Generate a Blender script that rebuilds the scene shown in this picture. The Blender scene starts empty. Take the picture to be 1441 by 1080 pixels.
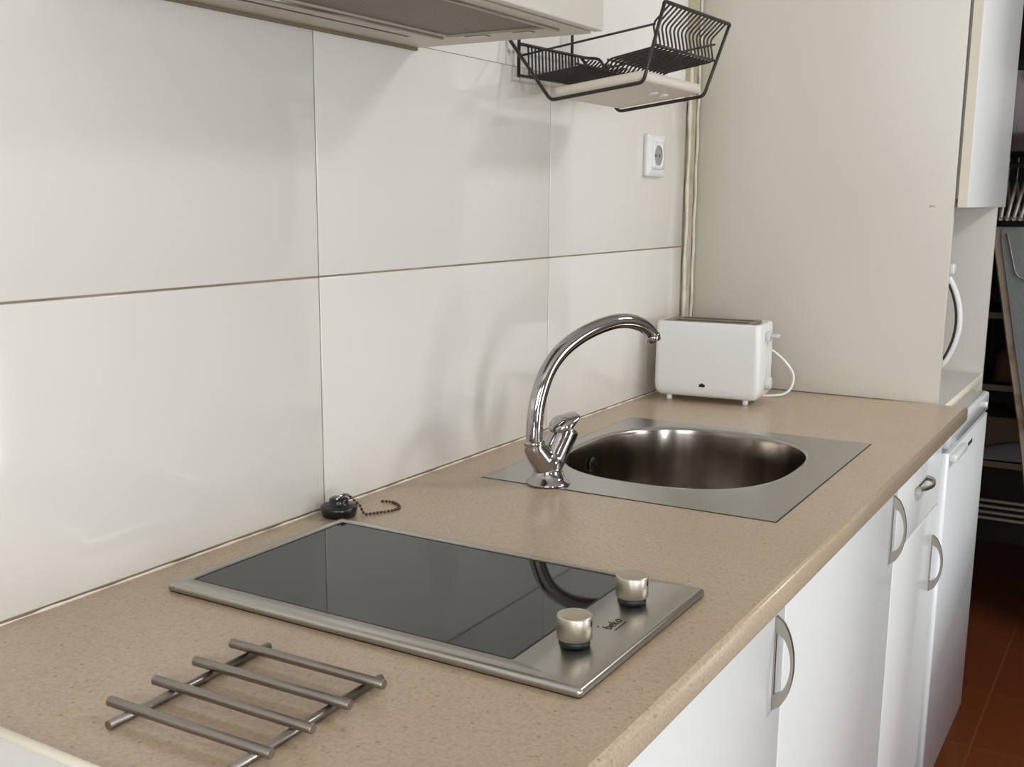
import bpy, bmesh, math, random
from mathutils import Vector, Matrix
random.seed(7)
PI = math.pi
C = 0.86                       # height of the worktop above the floor; coordinates below are measured from its top
COL = bpy.context.scene.collection
MATRIX = {}

# ------------------------------------------------------------------ materials
def lin(c):
    return tuple((x/255/12.92) if x/255 <= .04045 else ((x/255+.055)/1.055)**2.4 for x in c)

def mat(name, rgb, rough=.5, metal=0., coat=0., spec=.5, noise=None, bump=None, brushed=None):
    m = bpy.data.materials.new(name); m.use_nodes = True
    nt = m.node_tree; N = nt.nodes; L = nt.links
    b = N['Principled BSDF']
    col = lin(rgb)+(1,)
    b.inputs['Base Color'].default_value = col
    b.inputs['Roughness'].default_value = rough
    b.inputs['Metallic'].default_value = metal
    b.inputs['Specular IOR Level'].default_value = spec
    b.inputs['Coat Weight'].default_value = coat
    b.inputs['Coat Roughness'].default_value = .06
    tc = N.new('ShaderNodeTexCoord')
    if noise:                          # (scale, rgb2, lo, hi)
        n = N.new('ShaderNodeTexNoise'); n.inputs['Scale'].default_value = noise[0]; n.inputs['Detail'].default_value = 4
        L.new(tc.outputs['Object'], n.inputs['Vector'])
        r = N.new('ShaderNodeValToRGB')
        r.color_ramp.elements[0].position = noise[2]; r.color_ramp.elements[0].color = col
        r.color_ramp.elements[1].position = noise[3]; r.color_ramp.elements[1].color = lin(noise[1])+(1,)
        L.new(n.outputs['Fac'], r.inputs['Fac']); L.new(r.outputs['Color'], b.inputs['Base Color'])
    if bump:                           # (scale, strength, distance)
        n = N.new('ShaderNodeTexNoise'); n.inputs['Scale'].default_value = bump[0]; n.inputs['Detail'].default_value = 3
        L.new(tc.outputs['Object'], n.inputs['Vector'])
        bm_ = N.new('ShaderNodeBump'); bm_.inputs['Strength'].default_value = bump[1]; bm_.inputs['Distance'].default_value = bump[2]
        L.new(n.outputs['Fac'], bm_.inputs['Height']); L.new(bm_.outputs['Normal'], b.inputs['Normal'])
    if brushed:                        # (sx, sy, sz, strength)  streaked roughness
        mp = N.new('ShaderNodeMapping'); mp.inputs['Scale'].default_value = brushed[:3]
        L.new(tc.outputs['Object'], mp.inputs['Vector'])
        n = N.new('ShaderNodeTexNoise'); n.inputs['Scale'].default_value = 1; n.inputs['Detail'].default_value = 4
        L.new(mp.outputs['Vector'], n.inputs['Vector'])
        mr = N.new('ShaderNodeMapRange'); mr.inputs['To Min'].default_value = max(.03, rough-brushed[3]); mr.inputs['To Max'].default_value = rough+brushed[3]
        L.new(n.outputs['Fac'], mr.inputs['Value']); L.new(mr.outputs['Result'], b.inputs['Roughness'])
    return m

M = {}
M['tile'] = mat('glazed_tile', (225, 220, 211), .13, coat=.3, noise=(1.2, (219, 213, 203), .35, .7), bump=(5, .06, .02))
M['grout'] = mat('grout', (150, 132, 112), .9, noise=(9, (120, 104, 88), .4, .7))
M['plaster'] = mat('white_plaster', (232, 228, 221), .85, bump=(60, .15, .004))
M['roomwall'] = mat('room_wall', (156, 152, 146), .9)
M['ceiling'] = mat('ceiling_paint', (230, 226, 220), .9)
M['caulk'] = mat('cream_sealant', (224, 219, 202), .5, noise=(30, (208, 200, 176), .45, .7))
M['beige'] = mat('beige_filler', (196, 186, 160), .7, noise=(25, (176, 164, 138), .4, .7))
M['panel'] = mat('offwhite_melamine', (225, 220, 208), .42, noise=(1.5, (220, 214, 202), .3, .7))
M['lining'] = mat('pale_grey_melamine', (198, 193, 184), .45)  # panel melamine again, darkened in colour for the shade inside the niche
M['cream'] = mat('cream_edging', (236, 226, 208), .45)
M['white'] = mat('white_lacquer', (238, 238, 234), .2, noise=(1.5, (234, 234, 230), .3, .7))
M['carcass'] = mat('white_carcass', (220, 218, 212), .5)
M['enamel'] = mat('white_enamel', (236, 238, 238), .22, coat=.3)
M['greylid'] = mat('grey_lid', (176, 173, 166), .35)
M['plastic'] = mat('white_plastic', (232, 231, 227), .3, coat=.2)
M['plastic_grey'] = mat('pale_grey_plastic', (205, 206, 205), .4)
M['steel'] = mat('brushed_steel', (182, 179, 172), .3, 1, brushed=(12, 1400, 1400, .04))
M['steel_dark'] = mat('satin_steel_bar', (150, 142, 134), .36, 1, brushed=(40, 40, 40, .06))
M['sinksteel'] = mat('sink_plate_steel', (176, 175, 171), .24, 1, brushed=(4, 500, 4, .07))
M['basinsteel'] = mat('basin_steel', (160, 151, 142), .19, 1, brushed=(60, 60, 3, .05))
M['chrome'] = mat('chrome', (176, 172, 171), .06, 1)
M['nickel'] = mat('satin_nickel', (204, 194, 178), .4, 1, brushed=(20, 20, 400, .08))
M['handle'] = mat('brushed_handle_metal', (176, 172, 163), .32, 1)
M['glass_black'] = mat('black_ceramic_glass', (19, 19, 17), .03, coat=.0, spec=.5)
M['black'] = mat('black_plastic', (14, 14, 14), .45)
M['rubber'] = mat('black_rubber', (16, 15, 15), .28, spec=.6)
M['chain'] = mat('ball_chain_metal', (96, 82, 70), .35, .9)
M['wire'] = mat('dark_coated_wire', (52, 46, 42), .4, .2)
M['tray'] = mat('cream_plastic', (224, 214, 198), .45)
M['hood'] = mat('hood_enamel', (216, 210, 196), .4)
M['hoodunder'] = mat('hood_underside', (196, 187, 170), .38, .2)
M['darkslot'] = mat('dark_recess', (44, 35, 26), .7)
M['brownseal'] = mat('brown_seal', (124, 108, 88), .6)
M['toastslot'] = mat('toaster_slot_steel', (150, 138, 124), .35, .8)
M['recess'] = mat('socket_recess_grey', (150, 150, 148), .5)
M['logo'] = mat('dark_print', (26, 25, 24), .5)
M['darkwood'] = mat('dark_brown_wood', (46, 26, 18), .5, noise=(6, (32, 17, 11), .4, .7))
M['shelfwood'] = mat('shelf_edge_wood', (128, 110, 92), .5, noise=(8, (128, 106, 86), .4, .7))
M['closetwall'] = mat('closet_brown_paint', (44, 24, 16), .8)
M['cloth_grey'] = mat('grey_cloth', (118, 121, 118), .9, bump=(40, .3, .006))
M['cloth_beige'] = mat('beige_cloth', (146, 128, 110), .9, noise=(11, (100, 76, 58), .52, .66))
M['cloth_lilac'] = mat('lilac_grey_cloth', (138, 128, 130), .9, bump=(30, .3, .006))
M['card'] = mat('brown_cardboard', (104, 84, 60), .8)
M['hanger'] = mat('pale_wire_hanger', (150, 140, 128), .4, .3)
M['slat'] = mat('pale_slat', (170, 158, 146), .5)
M['leather'] = mat('tan_leather', (82, 48, 30), .6)
M['frame'] = mat('window_frame_white', (228, 226, 222), .4)

def counter_material():
    m = bpy.data.materials.new('speckled_beige_laminate'); m.use_nodes = True
    nt = m.node_tree; N = nt.nodes; L = nt.links; b = N['Principled BSDF']
    tc = N.new('ShaderNodeTexCoord')
    def noise(sc, det):
        n = N.new('ShaderNodeTexNoise'); n.inputs['Scale'].default_value = sc; n.inputs['Detail'].default_value = det
        L.new(tc.outputs['Object'], n.inputs['Vector']); return n.outputs['Fac']
    def ramp(src, p0, c0, p1, c1):
        r = N.new('ShaderNodeValToRGB')
        r.color_ramp.elements[0].position = p0; r.color_ramp.elements[0].color = c0
        r.color_ramp.elements[1].position = p1; r.color_ramp.elements[1].color = c1
        L.new(src, r.inputs['Fac']); return r.outputs['Color']
    base = ramp(noise(3.5, 3), .3, lin((194, 174, 149))+(1,), .7, lin((186, 164, 138))+(1,))
    fine = ramp(noise(300, 4), .40, (1, 1, 1, 1), .72, (.70, .67, .64, 1))
    v = N.new('ShaderNodeTexVoronoi'); v.inputs['Scale'].default_value = 75
    L.new(tc.outputs['Object'], v.inputs['Vector'])
    spot = ramp(v.outputs['Distance'], .07, (.50, .42, .35, 1), .16, (1, 1, 1, 1))
    def mul(a, c, f=1):
        x = N.new('ShaderNodeMix'); x.data_type = 'RGBA'; x.blend_type = 'MULTIPLY'; x.inputs[0].default_value = f
        L.new(a, x.inputs[6]); L.new(c, x.inputs[7]); return x.outputs[2]
    L.new(mul(mul(base, fine, .8), spot, .65), b.inputs['Base Color'])
    b.inputs['Roughness'].default_value = .3
    b.inputs['Specular IOR Level'].default_value = .55
    return m
M['counter'] = counter_material()

def filter_material():
    m = bpy.data.materials.new('woven_filter_mesh'); m.use_nodes = True
    nt = m.node_tree; N = nt.nodes; L = nt.links; b = N['Principled BSDF']
    tc = N.new('ShaderNodeTexCoord')
    def wave(d):
        w = N.new('ShaderNodeTexWave'); w.wave_type = 'BANDS'; w.bands_direction = d
        w.inputs['Scale'].default_value = 62; w.inputs['Distortion'].default_value = .6
        L.new(tc.outputs['Object'], w.inputs['Vector']); return w.outputs['Fac']
    mm = N.new('ShaderNodeMath'); mm.operation = 'MULTIPLY'
    L.new(wave('X'), mm.inputs[0]); L.new(wave('Y'), mm.inputs[1])
    r = N.new('ShaderNodeValToRGB')
    r.color_ramp.elements[0].position = .1; r.color_ramp.elements[0].color = lin((96, 86, 72))+(1,)
    r.color_ramp.elements[1].position = .7; r.color_ramp.elements[1].color = lin((160, 148, 128))+(1,)
    L.new(mm.outputs[0], r.inputs['Fac']); L.new(r.outputs['Color'], b.inputs['Base Color'])
    b.inputs['Roughness'].default_value = .5; b.inputs['Metallic'].default_value = .4
    return m
M['filter'] = filter_material()

def floor_material():
    m = bpy.data.materials.new('terracotta_floor_tiles'); m.use_nodes = True
    nt = m.node_tree; N = nt.nodes; L = nt.links; b = N['Principled BSDF']
    tc = N.new('ShaderNodeTexCoord')
    mp = N.new('ShaderNodeMapping'); mp.inputs['Location'].default_value = (.1, -.0015, 0)
    L.new(tc.outputs['Object'], mp.inputs['Vector'])
    br = N.new('ShaderNodeTexBrick'); br.offset = 0
    br.inputs['Scale'].default_value = 1; br.inputs['Brick Width'].default_value = .33; br.inputs['Row Height'].default_value = .3145
    br.inputs['Mortar Size'].default_value = .0028
    br.inputs['Color1'].default_value = lin((100, 50, 22))+(1,); br.inputs['Color2'].default_value = lin((94, 45, 21))+(1,)
    br.inputs['Mortar'].default_value = lin((110, 64, 36))+(1,)
    L.new(mp.outputs['Vector'], br.inputs['Vector']); L.new(br.outputs['Color'], b.inputs['Base Color'])
    b.inputs['Roughness'].default_value = .3
    return m
M['floor'] = floor_material()

# ------------------------------------------------------------------ building helpers
def world_matrix(o):
    return MATRIX[o.name]

class MB:
    """collects shapes (in worktop-relative coordinates) and links them as one mesh object"""
    def __init__(s): s.bm = bmesh.new(); s.mi = 0
    def faces(s, vs, fs):
        v = [s.bm.verts.new(p) for p in vs]
        for f in fs:
            try:
                fc = s.bm.faces.new([v[i] for i in f]); fc.material_index = s.mi; fc.smooth = False
            except ValueError: pass
        return v
    def box(s, x0, x1, y0, y1, z0, z1, bev=0, seg=2, smooth=False):
        if x0 > x1: x0, x1 = x1, x0
        if y0 > y1: y0, y1 = y1, y0
        if z0 > z1: z0, z1 = z1, z0
        t = bmesh.new(); bmesh.ops.create_cube(t, size=1)
        for v in t.verts:
            v.co = Vector(((x0+x1)/2+v.co.x*(x1-x0), (y0+y1)/2+v.co.y*(y1-y0), (z0+z1)/2+v.co.z*(z1-z0)))
        if bev: bmesh.ops.bevel(t, geom=list(t.edges), offset=bev, segments=seg, profile=.5, affect='EDGES')
        s.merge(t, smooth or bool(bev)); return s
    def merge(s, t, smooth=False, matrix=None):
        vm = {}
        for v in t.verts:
            vm[v] = s.bm.verts.new(matrix @ v.co if matrix else v.co)
        for f in t.faces:
            nf = s.bm.faces.new([vm[v] for v in f.verts]); nf.material_index = s.mi; nf.smooth = smooth
        t.free()
    def loops(s, loops, cap0=True, cap1=True, smooth=True, closed=True):
        rings = [[s.bm.verts.new(p) for p in lp] for lp in loops]
        n = len(rings[0])
        for a, b in zip(rings, rings[1:]):
            for i in range(n if closed else n-1):
                j = (i+1) % n
                f = s.bm.faces.new((a[i], a[j], b[j], b[i])); f.smooth = smooth; f.material_index = s.mi
        if cap0:
            f = s.bm.faces.new(list(reversed(rings[0]))); f.material_index = s.mi
        if cap1:
            f = s.bm.faces.new(rings[-1]); f.material_index = s.mi
        return s
    def tube(s, path, r, n=10, cap=True):
        P = [Vector(p) for p in path]; R = r if isinstance(r, (list, tuple)) else [r]*len(P)
        T = []
        for i in range(len(P)):
            a = P[max(i-1, 0)]; b = P[min(i+1, len(P)-1)]; T.append((b-a).normalized())
        u = T[0].orthogonal().normalized(); out = []
        for i, (p, t) in enumerate(zip(P, T)):
            u = (u - t*u.dot(t)).normalized(); w = t.cross(u)
            out.append([p+(u*math.cos(2*PI*k/n)+w*math.sin(2*PI*k/n))*R[i] for k in range(n)])
        return s.loops(out, cap, cap)
    def lathe(s, c, prof, n=32, axis=Vector((0, 0, 1)), smooth=True, cap=True):
        ax = Vector(axis).normalized(); u = ax.orthogonal().normalized(); w = ax.cross(u); c = Vector(c)
        return s.loops([[c+ax*z+(u*math.cos(2*PI*k/n)+w*math.sin(2*PI*k/n))*max(r, 1e-5) for k in range(n)] for r, z in prof], cap, cap, smooth)
    def prism(s, pts, vec, smooth=False):
        vec = Vector(vec)
        return s.loops([[Vector(p) for p in pts], [Vector(p)+vec for p in pts]], smooth=smooth)
    def ball(s, c, r, seg=12, sc=(1, 1, 1)):
        t = bmesh.new(); bmesh.ops.create_uvsphere(t, u_segments=seg, v_segments=max(6, seg//2), radius=r)
        for v in t.verts: v.co = Vector((v.co.x*sc[0], v.co.y*sc[1], v.co.z*sc[2]))+Vector(c)
        s.merge(t, True); return s
    def holeplate(s, xs, ys, holes, z, depth):
        """flat plate on a grid of cuts; cells in holes are left out and get side walls"""
        solid = lambda i, j: 0 <= i < len(xs)-1 and 0 <= j < len(ys)-1 and (i, j) not in holes
        for zz, up in ((z, True), (z-depth, False)):
            for i in range(len(xs)-1):
                for j in range(len(ys)-1):
                    if solid(i, j):
                        q = [(xs[i], ys[j], zz), (xs[i+1], ys[j], zz), (xs[i+1], ys[j+1], zz), (xs[i], ys[j+1], zz)]
                        s.faces(q if up else q[::-1], [(0, 1, 2, 3)])
        for i in range(len(xs)-1):
            for j in range(len(ys)-1):
                if not solid(i, j): continue
                for di, dj, a, b in ((-1, 0, (xs[i], ys[j+1]), (xs[i], ys[j])), (1, 0, (xs[i+1], ys[j]), (xs[i+1], ys[j+1])),
                                     (0, -1, (xs[i], ys[j]), (xs[i+1], ys[j])), (0, 1, (xs[i+1], ys[j+1]), (xs[i], ys[j+1]))):
                    if not solid(i+di, j+dj):
                        s.faces([(a[0], a[1], z), (a[0], a[1], z-depth), (b[0], b[1], z-depth), (b[0], b[1], z)], [(0, 1, 2, 3)])
        return s
    def build(s, name, material, parent=None, origin=None, local=False, recalc=True):
        bmesh.ops.remove_doubles(s.bm, verts=s.bm.verts, dist=1e-6)
        if recalc: bmesh.ops.recalc_face_normals(s.bm, faces=s.bm.faces)
        if parent is not None: Mw = MATRIX[parent.name]
        elif origin is not None: Mw = Matrix.Translation(Vector(origin)+Vector((0, 0, C)))
        else: Mw = Matrix.Identity(4)
        if not local:
            s.bm.transform(Mw.inverted() @ Matrix.Translation((0, 0, C)))
        me = bpy.data.meshes.new(name); s.bm.to_mesh(me); s.bm.free()
        for m in (material if isinstance(material, (list, tuple)) else [material]): me.materials.append(m)
        o = bpy.data.objects.new(name, me); COL.objects.link(o)
        if parent is not None: o.parent = parent
        else: o.matrix_world = Mw
        MATRIX[o.name] = Mw.copy()
        return o

def tag(o, label=None, cat=None, group=None, kind=None):
    if label: o['label'] = label
    if cat: o['category'] = cat
    if group: o['group'] = group
    if kind: o['kind'] = kind
    return o

def thing(name, label, cat, loc=(0, 0, 0), rz=0, group=None):
    o = bpy.data.objects.new(name, None); COL.objects.link(o)
    Mw = Matrix.Translation(Vector(loc)+Vector((0, 0, C))) @ Matrix.Rotation(rz, 4, 'Z')
    o.matrix_world = Mw; o.empty_display_size = .05
    MATRIX[o.name] = Mw
    return tag(o, label, cat, group)

def struct(name, mb, material):
    return tag(mb.build(name, material), kind='structure')

def fillet(pts, r, seg=5):
    """round the inner corners of a polyline"""
    P = [Vector(p) for p in pts]; out = [P[0]]
    for i in range(1, len(P)-1):
        a = (P[i-1]-P[i]); b = (P[i+1]-P[i]); la = min(r, a.length*.45); lb = min(r, b.length*.45)
        p0 = P[i]+a.normalized()*la; p1 = P[i]+b.normalized()*lb
        for k in range(seg+1):
            t = k/seg; out.append(p0*(1-t)**2+P[i]*2*t*(1-t)+p1*t*t)
    out.append(P[-1]); return out

def rrect(x0, x1, y0, y1, r, z, n=6):
    pts = []
    for cx, cy, a in ((x1-r, y1-r, 0), (x0+r, y1-r, PI/2), (x0+r, y0+r, PI), (x1-r, y0+r, 1.5*PI)):
        for k in range(n+1):
            t = a+PI/2*k/n; pts.append((cx+r*math.cos(t), cy+r*math.sin(t), z))
    return pts

# ------------------------------------------------------------------ the setting
FL = -C; CE = 1.66
XB, XF, YR = -2.3, 4.6, -3.2
b = MB(); b.box(XB-.1, XF+.1, YR-.1, .12, FL-.1, FL); struct('floor', b, M['floor'])
b = MB(); b.box(XB-.1, XF+.1, YR-.1, .12, CE, CE+.1); struct('ceiling', b, M['ceiling'])
b = MB(); b.box(XB-.1, XF+.1, .0, .12, FL, CE); struct('wall_left', b, M['plaster'])
b = MB(); b.box(XF, XF+.1, YR, 0, FL, CE); struct('wall_far', b, M['roomwall'])
# wall opposite the worktop, with a tall window opening
WX0, WX1, WZ0, WZ1 = -1.20, -.82, -.35, .75
UX0, UX1, UZ0, UZ1 = .95, 1.90, -.80, .95  # unseen second opening, added for soft frontal fill
b = MB()
b.box(XB-.1, WX0, YR-.1, YR, FL, CE); b.box(WX1, UX0, YR-.1, YR, FL, CE); b.box(UX1, XF+.1, YR-.1, YR, FL, CE)
b.box(UX0, UX1, YR-.1, YR, FL, UZ0); b.box(UX0, UX1, YR-.1, YR, UZ1, CE)
b.box(WX0, WX1, YR-.1, YR, FL, WZ0); b.box(WX0, WX1, YR-.1, YR, WZ1, CE)
struct('wall_right', b, M['roomwall'])
# wall behind; its wide window is unseen, added for soft fill
VY0, VY1, VZ0, VZ1 = -2.5, -.9, .25, 1.35
b = MB()
b.box(XB-.1, XB, YR, VY0, FL, CE); b.box(XB-.1, XB, VY1, .0, FL, CE)
b.box(XB-.1, XB, VY0, VY1, FL, VZ0); b.box(XB-.1, XB, VY0, VY1, VZ1, CE)
struct('wall_back', b, M['roomwall'])

def pane_material():
    m = bpy.data.materials.new('window_glass'); m.use_nodes = True
    nt = m.node_tree; N = nt.nodes; L = nt.links
    N.remove(N['Principled BSDF']); out = N['Material Output']
    t = N.new('ShaderNodeBsdfTransparent'); g = N.new('ShaderNodeBsdfGlossy'); g.inputs['Roughness'].default_value = .02
    x = N.new('ShaderNodeMixShader'); x.inputs[0].default_value = .06
    L.new(t.outputs[0], x.inputs[1]); L.new(g.outputs[0], x.inputs[2]); L.new(x.outputs[0], out.inputs['Surface'])
    return m
M['pane'] = pane_material()
b = MB(); f = .05
b.box(WX0, WX0+f, YR-.07, YR-.02, WZ0, WZ1); b.box(WX1-f, WX1, YR-.07, YR-.02, WZ0, WZ1)
b.box(WX0, WX1, YR-.07, YR-.02, WZ0, WZ0+f); b.box(WX0, WX1, YR-.07, YR-.02, WZ1-f, WZ1)
w1 = struct('window_1', b, M['frame'])
b = MB(); b.box(WX0+f, WX1-f, YR-.05, YR-.045, WZ0+f, WZ1-f); b.build('pane', M['pane'], w1)
b = MB()
b.box(UX0, UX0+f, YR-.07, YR-.02, UZ0, UZ1); b.box(UX1-f, UX1, YR-.07, YR-.02, UZ0, UZ1)
b.box(UX0, UX1, YR-.07, YR-.02, UZ0, UZ0+f); b.box(UX0, UX1, YR-.07, YR-.02, UZ1-f, UZ1); b.box(1.385, 1.465, YR-.07, YR-.02, UZ0, UZ1)
w3 = struct('window_3', b, M['frame'])
b = MB(); b.box(UX0+f, UX1-f, YR-.05, YR-.045, UZ0+f, UZ1-f); b.build('pane', M['pane'], w3)
b = MB()
b.box(XB-.07, XB-.02, VY0, VY0+f, VZ0, VZ1); b.box(XB-.07, XB-.02, VY1-f, VY1, VZ0, VZ1)
b.box(XB-.07, XB-.02, VY0, VY1, VZ0, VZ0+f); b.box(XB-.07, XB-.02, VY0, VY1, VZ1-f, VZ1)
ym = (VY0+VY1)/2; b.box(XB-.07, XB-.02, ym-.03, ym+.03, VZ0, VZ1)
w2 = struct('window_2', b, M['frame'])
b = MB(); b.box(XB-.05, XB-.045, VY0+f, VY1-f, VZ0+f, VZ1-f); b.build('pane', M['pane'], w2)

# closet at the far end: dark inner walls
b = MB(); b.box(3.15, XF, -1.06, -1.0, FL, CE); struct('wall_closet_right', b, M['closetwall'])  # out-of-view partition, added to keep daylight off the closet
b = MB(); b.box(2.9, XF, -.36, -.30, FL, CE); struct('wall_closet_left', b, M['closetwall'])
b = MB(); b.box(4.32, 4.36, -1.0, -.36, FL, CE); struct('wall_closet_back', b, M['closetwall'])

# tiled splashback: two rows of large glazed tiles on a grout bed
TS, TX0, TH, TT = .6004, .9846-.6004*2, .3046, .009
b = MB(); b.mi = 1; b.box(-.3, 2.196, -.0075, 0, -.012, TH*2+.001); b.mi = 0
for r in range(2):
    for c in range(5):
        x0 = TX0+c*TS; x1 = min(x0+TS, 2.197); x0 = max(x0, -.3)
        if x1-x0 < .02: continue
        g = .0011
        z0, z1 = (.0035 if r == 0 else TH+g), (TH-g if r == 0 else 2*TH)
        b.box(x0+g, x1-g, -TT, -.001, z0, z1, .0012, 2)
struct('trim_1', b, [M['tile'], M['grout']])
for o in (bpy.data.objects['trim_1'],): o.location.y += TT          # glazed face lies in the plane y = 0
bpy.data.objects['wall_left'].location.y += TT
# sealant bead at the foot of the tiles, ragged
b = MB(); path = []; rad = []
for i in range(181):
    x = -.2+2.4*i/180; path.append((x, -.0005, .0005)); rad.append(.0014+.0009*math.sin(x*37)*math.sin(x*91)+random.uniform(-.0003, .0003))
b.tube(path, rad, 8); struct('trim_2', b, M['cream'])
# filler strips between the last tile and the tall cabinet
b = MB(); b.box(2.196, 2.236, -.004, .009, -.004, 1.2); struct('trim_3', b, M['beige'])
b = MB(); path = []; rad = []
for i in range(60):
    z = .0+.72*i/59; path.append((2.196+.002*math.sin(z*40), -.004, z)); rad.append(.0042+.0012*math.sin(z*23+1)*math.sin(z*57))
b.tube(path, rad, 8); struct('trim_4', b, M['caulk'])
b = MB(); b.tube([(2.2335, -.008+.001*math.sin(k*1.7), .0+.03*k) for k in range(40)], .0034, 8); struct('trim_5', b, M['caulk'])

# ------------------------------------------------------------------ worktop
HX, HY, HL, HD, HR = .6618, -.0611, .2824, .4806, .0034
SX, SY, SDX, SDY, SR = 1.2412, -.0830, .5375, .4380, .0110
X0, X1 = .386, 2.237
b = MB()
xs = [X0, HX+.03, HX+HL-.03, SX+.05, SX+SDX-.02, X1]
ys = [-.592, -.525, -.495, -.10, -.0995, -.0005]
xs2 = xs; ys2 = [-.594, -.50, -.09, -.0005]
b.holeplate(xs2, ys2, {(1, 1), (3, 1)}, 0, .028)
prof = [(-.594, 0), (-.5965, -.0006), (-.599, -.0022), (-.600, -.0048), (-.600, -.0235), (-.599, -.0268), (-.5965, -.028), (-.594, -.028)]
b.loops([[(x, y, z) for y, z in prof] for x in (X0, X1)], False, False, True, closed=False)
for x in (X0, X1): b.faces([(x, y, z) for y, z in prof], [tuple(range(len(prof)))])
wt = b.build('worktop', M['counter'], origin=(X0, -.3, -.028))
tag(wt, 'long beige speckled laminate worktop with hob and sink set into it', 'worktop')

# white board closing the near end of the worktop
nb = thing('end_board', 'white board with a pale rounded rim at the near end of the worktop', 'board', (.2, -.3, -.86))
b = MB(); b.box(-.05, .3835, -.60, -.002, -.86, .001); b.build('board', M['white'], nb)
b = MB(); b.tube([(.3790, -.602, .0015), (.3790, -.002, .0015)], .0042, 10); b.build('rim', M['cream'], nb)

# ------------------------------------------------------------------ base cabinets
YD = -.572                                    # front of the doors
def bow_handle(parent, c, length, vertical, name='handle'):
    """D shaped strap handle standing off a door"""
    b = MB(); n = 17; h = .0225; w = .0028
    A, B = [], []
    for k in range(n):
        t = -1+2*k/(n-1)
        out = h*(1-t*t)**.62 if abs(t) < 1 else 0
        A.append((t*length/2, out))
        e = min(1, (1-abs(t))/.26)
        thick = .0036+(1-e)*.012
        B.append((t*(length/2-.014), max(0, out-thick) if e >= 1 else max(0.0, h*(1-t*t)**.62-thick)))
    def P(u, o, s):
        if vertical: return (c[0]+s*w, YD-.0008-o, c[1]+u)
        return (c[0]+u, YD-.0008-o, c[1]+s*w)
    rings = []
    for k in range(n):
        rings.append([P(A[k][0], A[k][1], -1), P(A[k][0], A[k][1], 1), P(B[k][0], B[k][1], 1), P(B[k][0], B[k][1], -1)])
    b.loops(rings, smooth=False)
    # slim back strip lying on the door
    s = length/2-.002
    if vertical: b.box(c[0]-.0022, c[0]+.0022, YD-.0018, YD, c[1]-s, c[1]+s)
    else: b.box(c[0]-s, c[0]+s, YD-.0018, YD, c[1]-.0022, c[1]+.0022)
    return b.build(name, M['handle'], parent)

def cabinet(name, label, x0, x1, doors, drawer=False):
    t = thing(name, label, 'cabinet', ((x0+x1)/2, -.3, -.86), 0, 'white base cabinets under the worktop')
    b = MB(); b.box(x0+.0006, x0+.018, -.55, -.03, -.76, -.14 if True else 0); b.box(x1-.018, x1-.0006, -.55, -.03, -.76, -.14)
    b.box(x0+.0006, x1-.0006, -.55, -.03, -.778, -.76); b.box(x0+.0006, x1-.0006, -.05, -.03, -.76, -.14)
    b.box(x0+.0006, x1-.0006, -.55, -.548, -.14, -.0295)
    b.build('carcass', M['carcass'], t)
    b = MB(); b.box(x0+.0006, x1-.0006, -.512, -.50, -.86, -.7785); b.build('plinth', M['carcass'], t)
    g = .0018
    top = -.033
    if drawer:
        b = MB(); b.box(x0+g, x1-g, YD, YD+.019, -.178, top, .0016, 2)
        d = b.build('drawer', M['white'], t)
        bow_handle(d, ((x0+x1)/2-.0, -.096), .118, False)
        top = -.183
    b = MB(); b.box(x0+g, x1-g, YD, YD+.019, -.735, top, .0016, 2)
    d = b.build('door', M['white'], t)
    bow_handle(d, (x1-.036, -.122 if not drawer else -.293), .116, True)
    return t
G1, G2, G3 = 1.132, 1.748, 2.148
cabinet('base_cabinet', 'white cabinet below the hob, one door with a bow handle', .60, G1, 1)
cabinet('base_cabinet', 'widest white cabinet door, below the sink, with a vertical bow handle', G1, G2, 1)
cabinet('base_cabinet', 'white cabinet beside the fridge with a drawer above its door', G2, G3, 1, True)

# ------------------------------------------------------------------ fridge
fr = thing('fridge', 'small white under-counter fridge at the far end of the worktop', 'fridge', (2.41, -.3, -.86))
F0, F1 = 2.152, 2.672
b = MB(); b.box(F0, F1, -.548, -.06, -.83, -.0345, .003); b.build('body', M['enamel'], fr)
b = MB(); b.loops([rrect(F0+i_, F1-i_, -.585+i_, -.5445-i_, .010, z, 5)
                   for i, (z, i_) in enumerate(((-.071, 0), (-.036, 0), (-.032, .0015), (-.0305, .004)))])
b.build('lid', M['enamel'], fr)
b = MB(); b.box(2.285, 2.655, -.577, -.548, -.0308, -.0285, .001); b.build('lid_panel', M['greylid'], fr)
b = MB(); b.loops([rrect(F0+.001, F1-.001, -.584, -.552, .008, z, 5) for z in (-.812, -.081)])
dr = b.build('door', M['enamel'], fr)
b = MB(); b.box(F0+.012, F0+.15, -.598, -.583, -.1, -.084, .005, 3); b.build('handle', M['plastic'], dr)
b = MB(); b.box(2.395, 2.452, -.5848, -.5838, -.112, -.103); b.build('badge', M['steel_dark'], dr)
b = MB(); b.box(F0+.02, F1-.02, -.53, -.10, -.858, -.825); b.build('plinth', M['black'], fr)
b = MB()
b.lathe((2.60, -.585, -.052), [(.0001, .0), (.007, 0), (.007, .006), (.0001, .006)], 16, axis=(0, -1, 0)); b.build('indicator', M['plastic'], fr)

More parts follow.
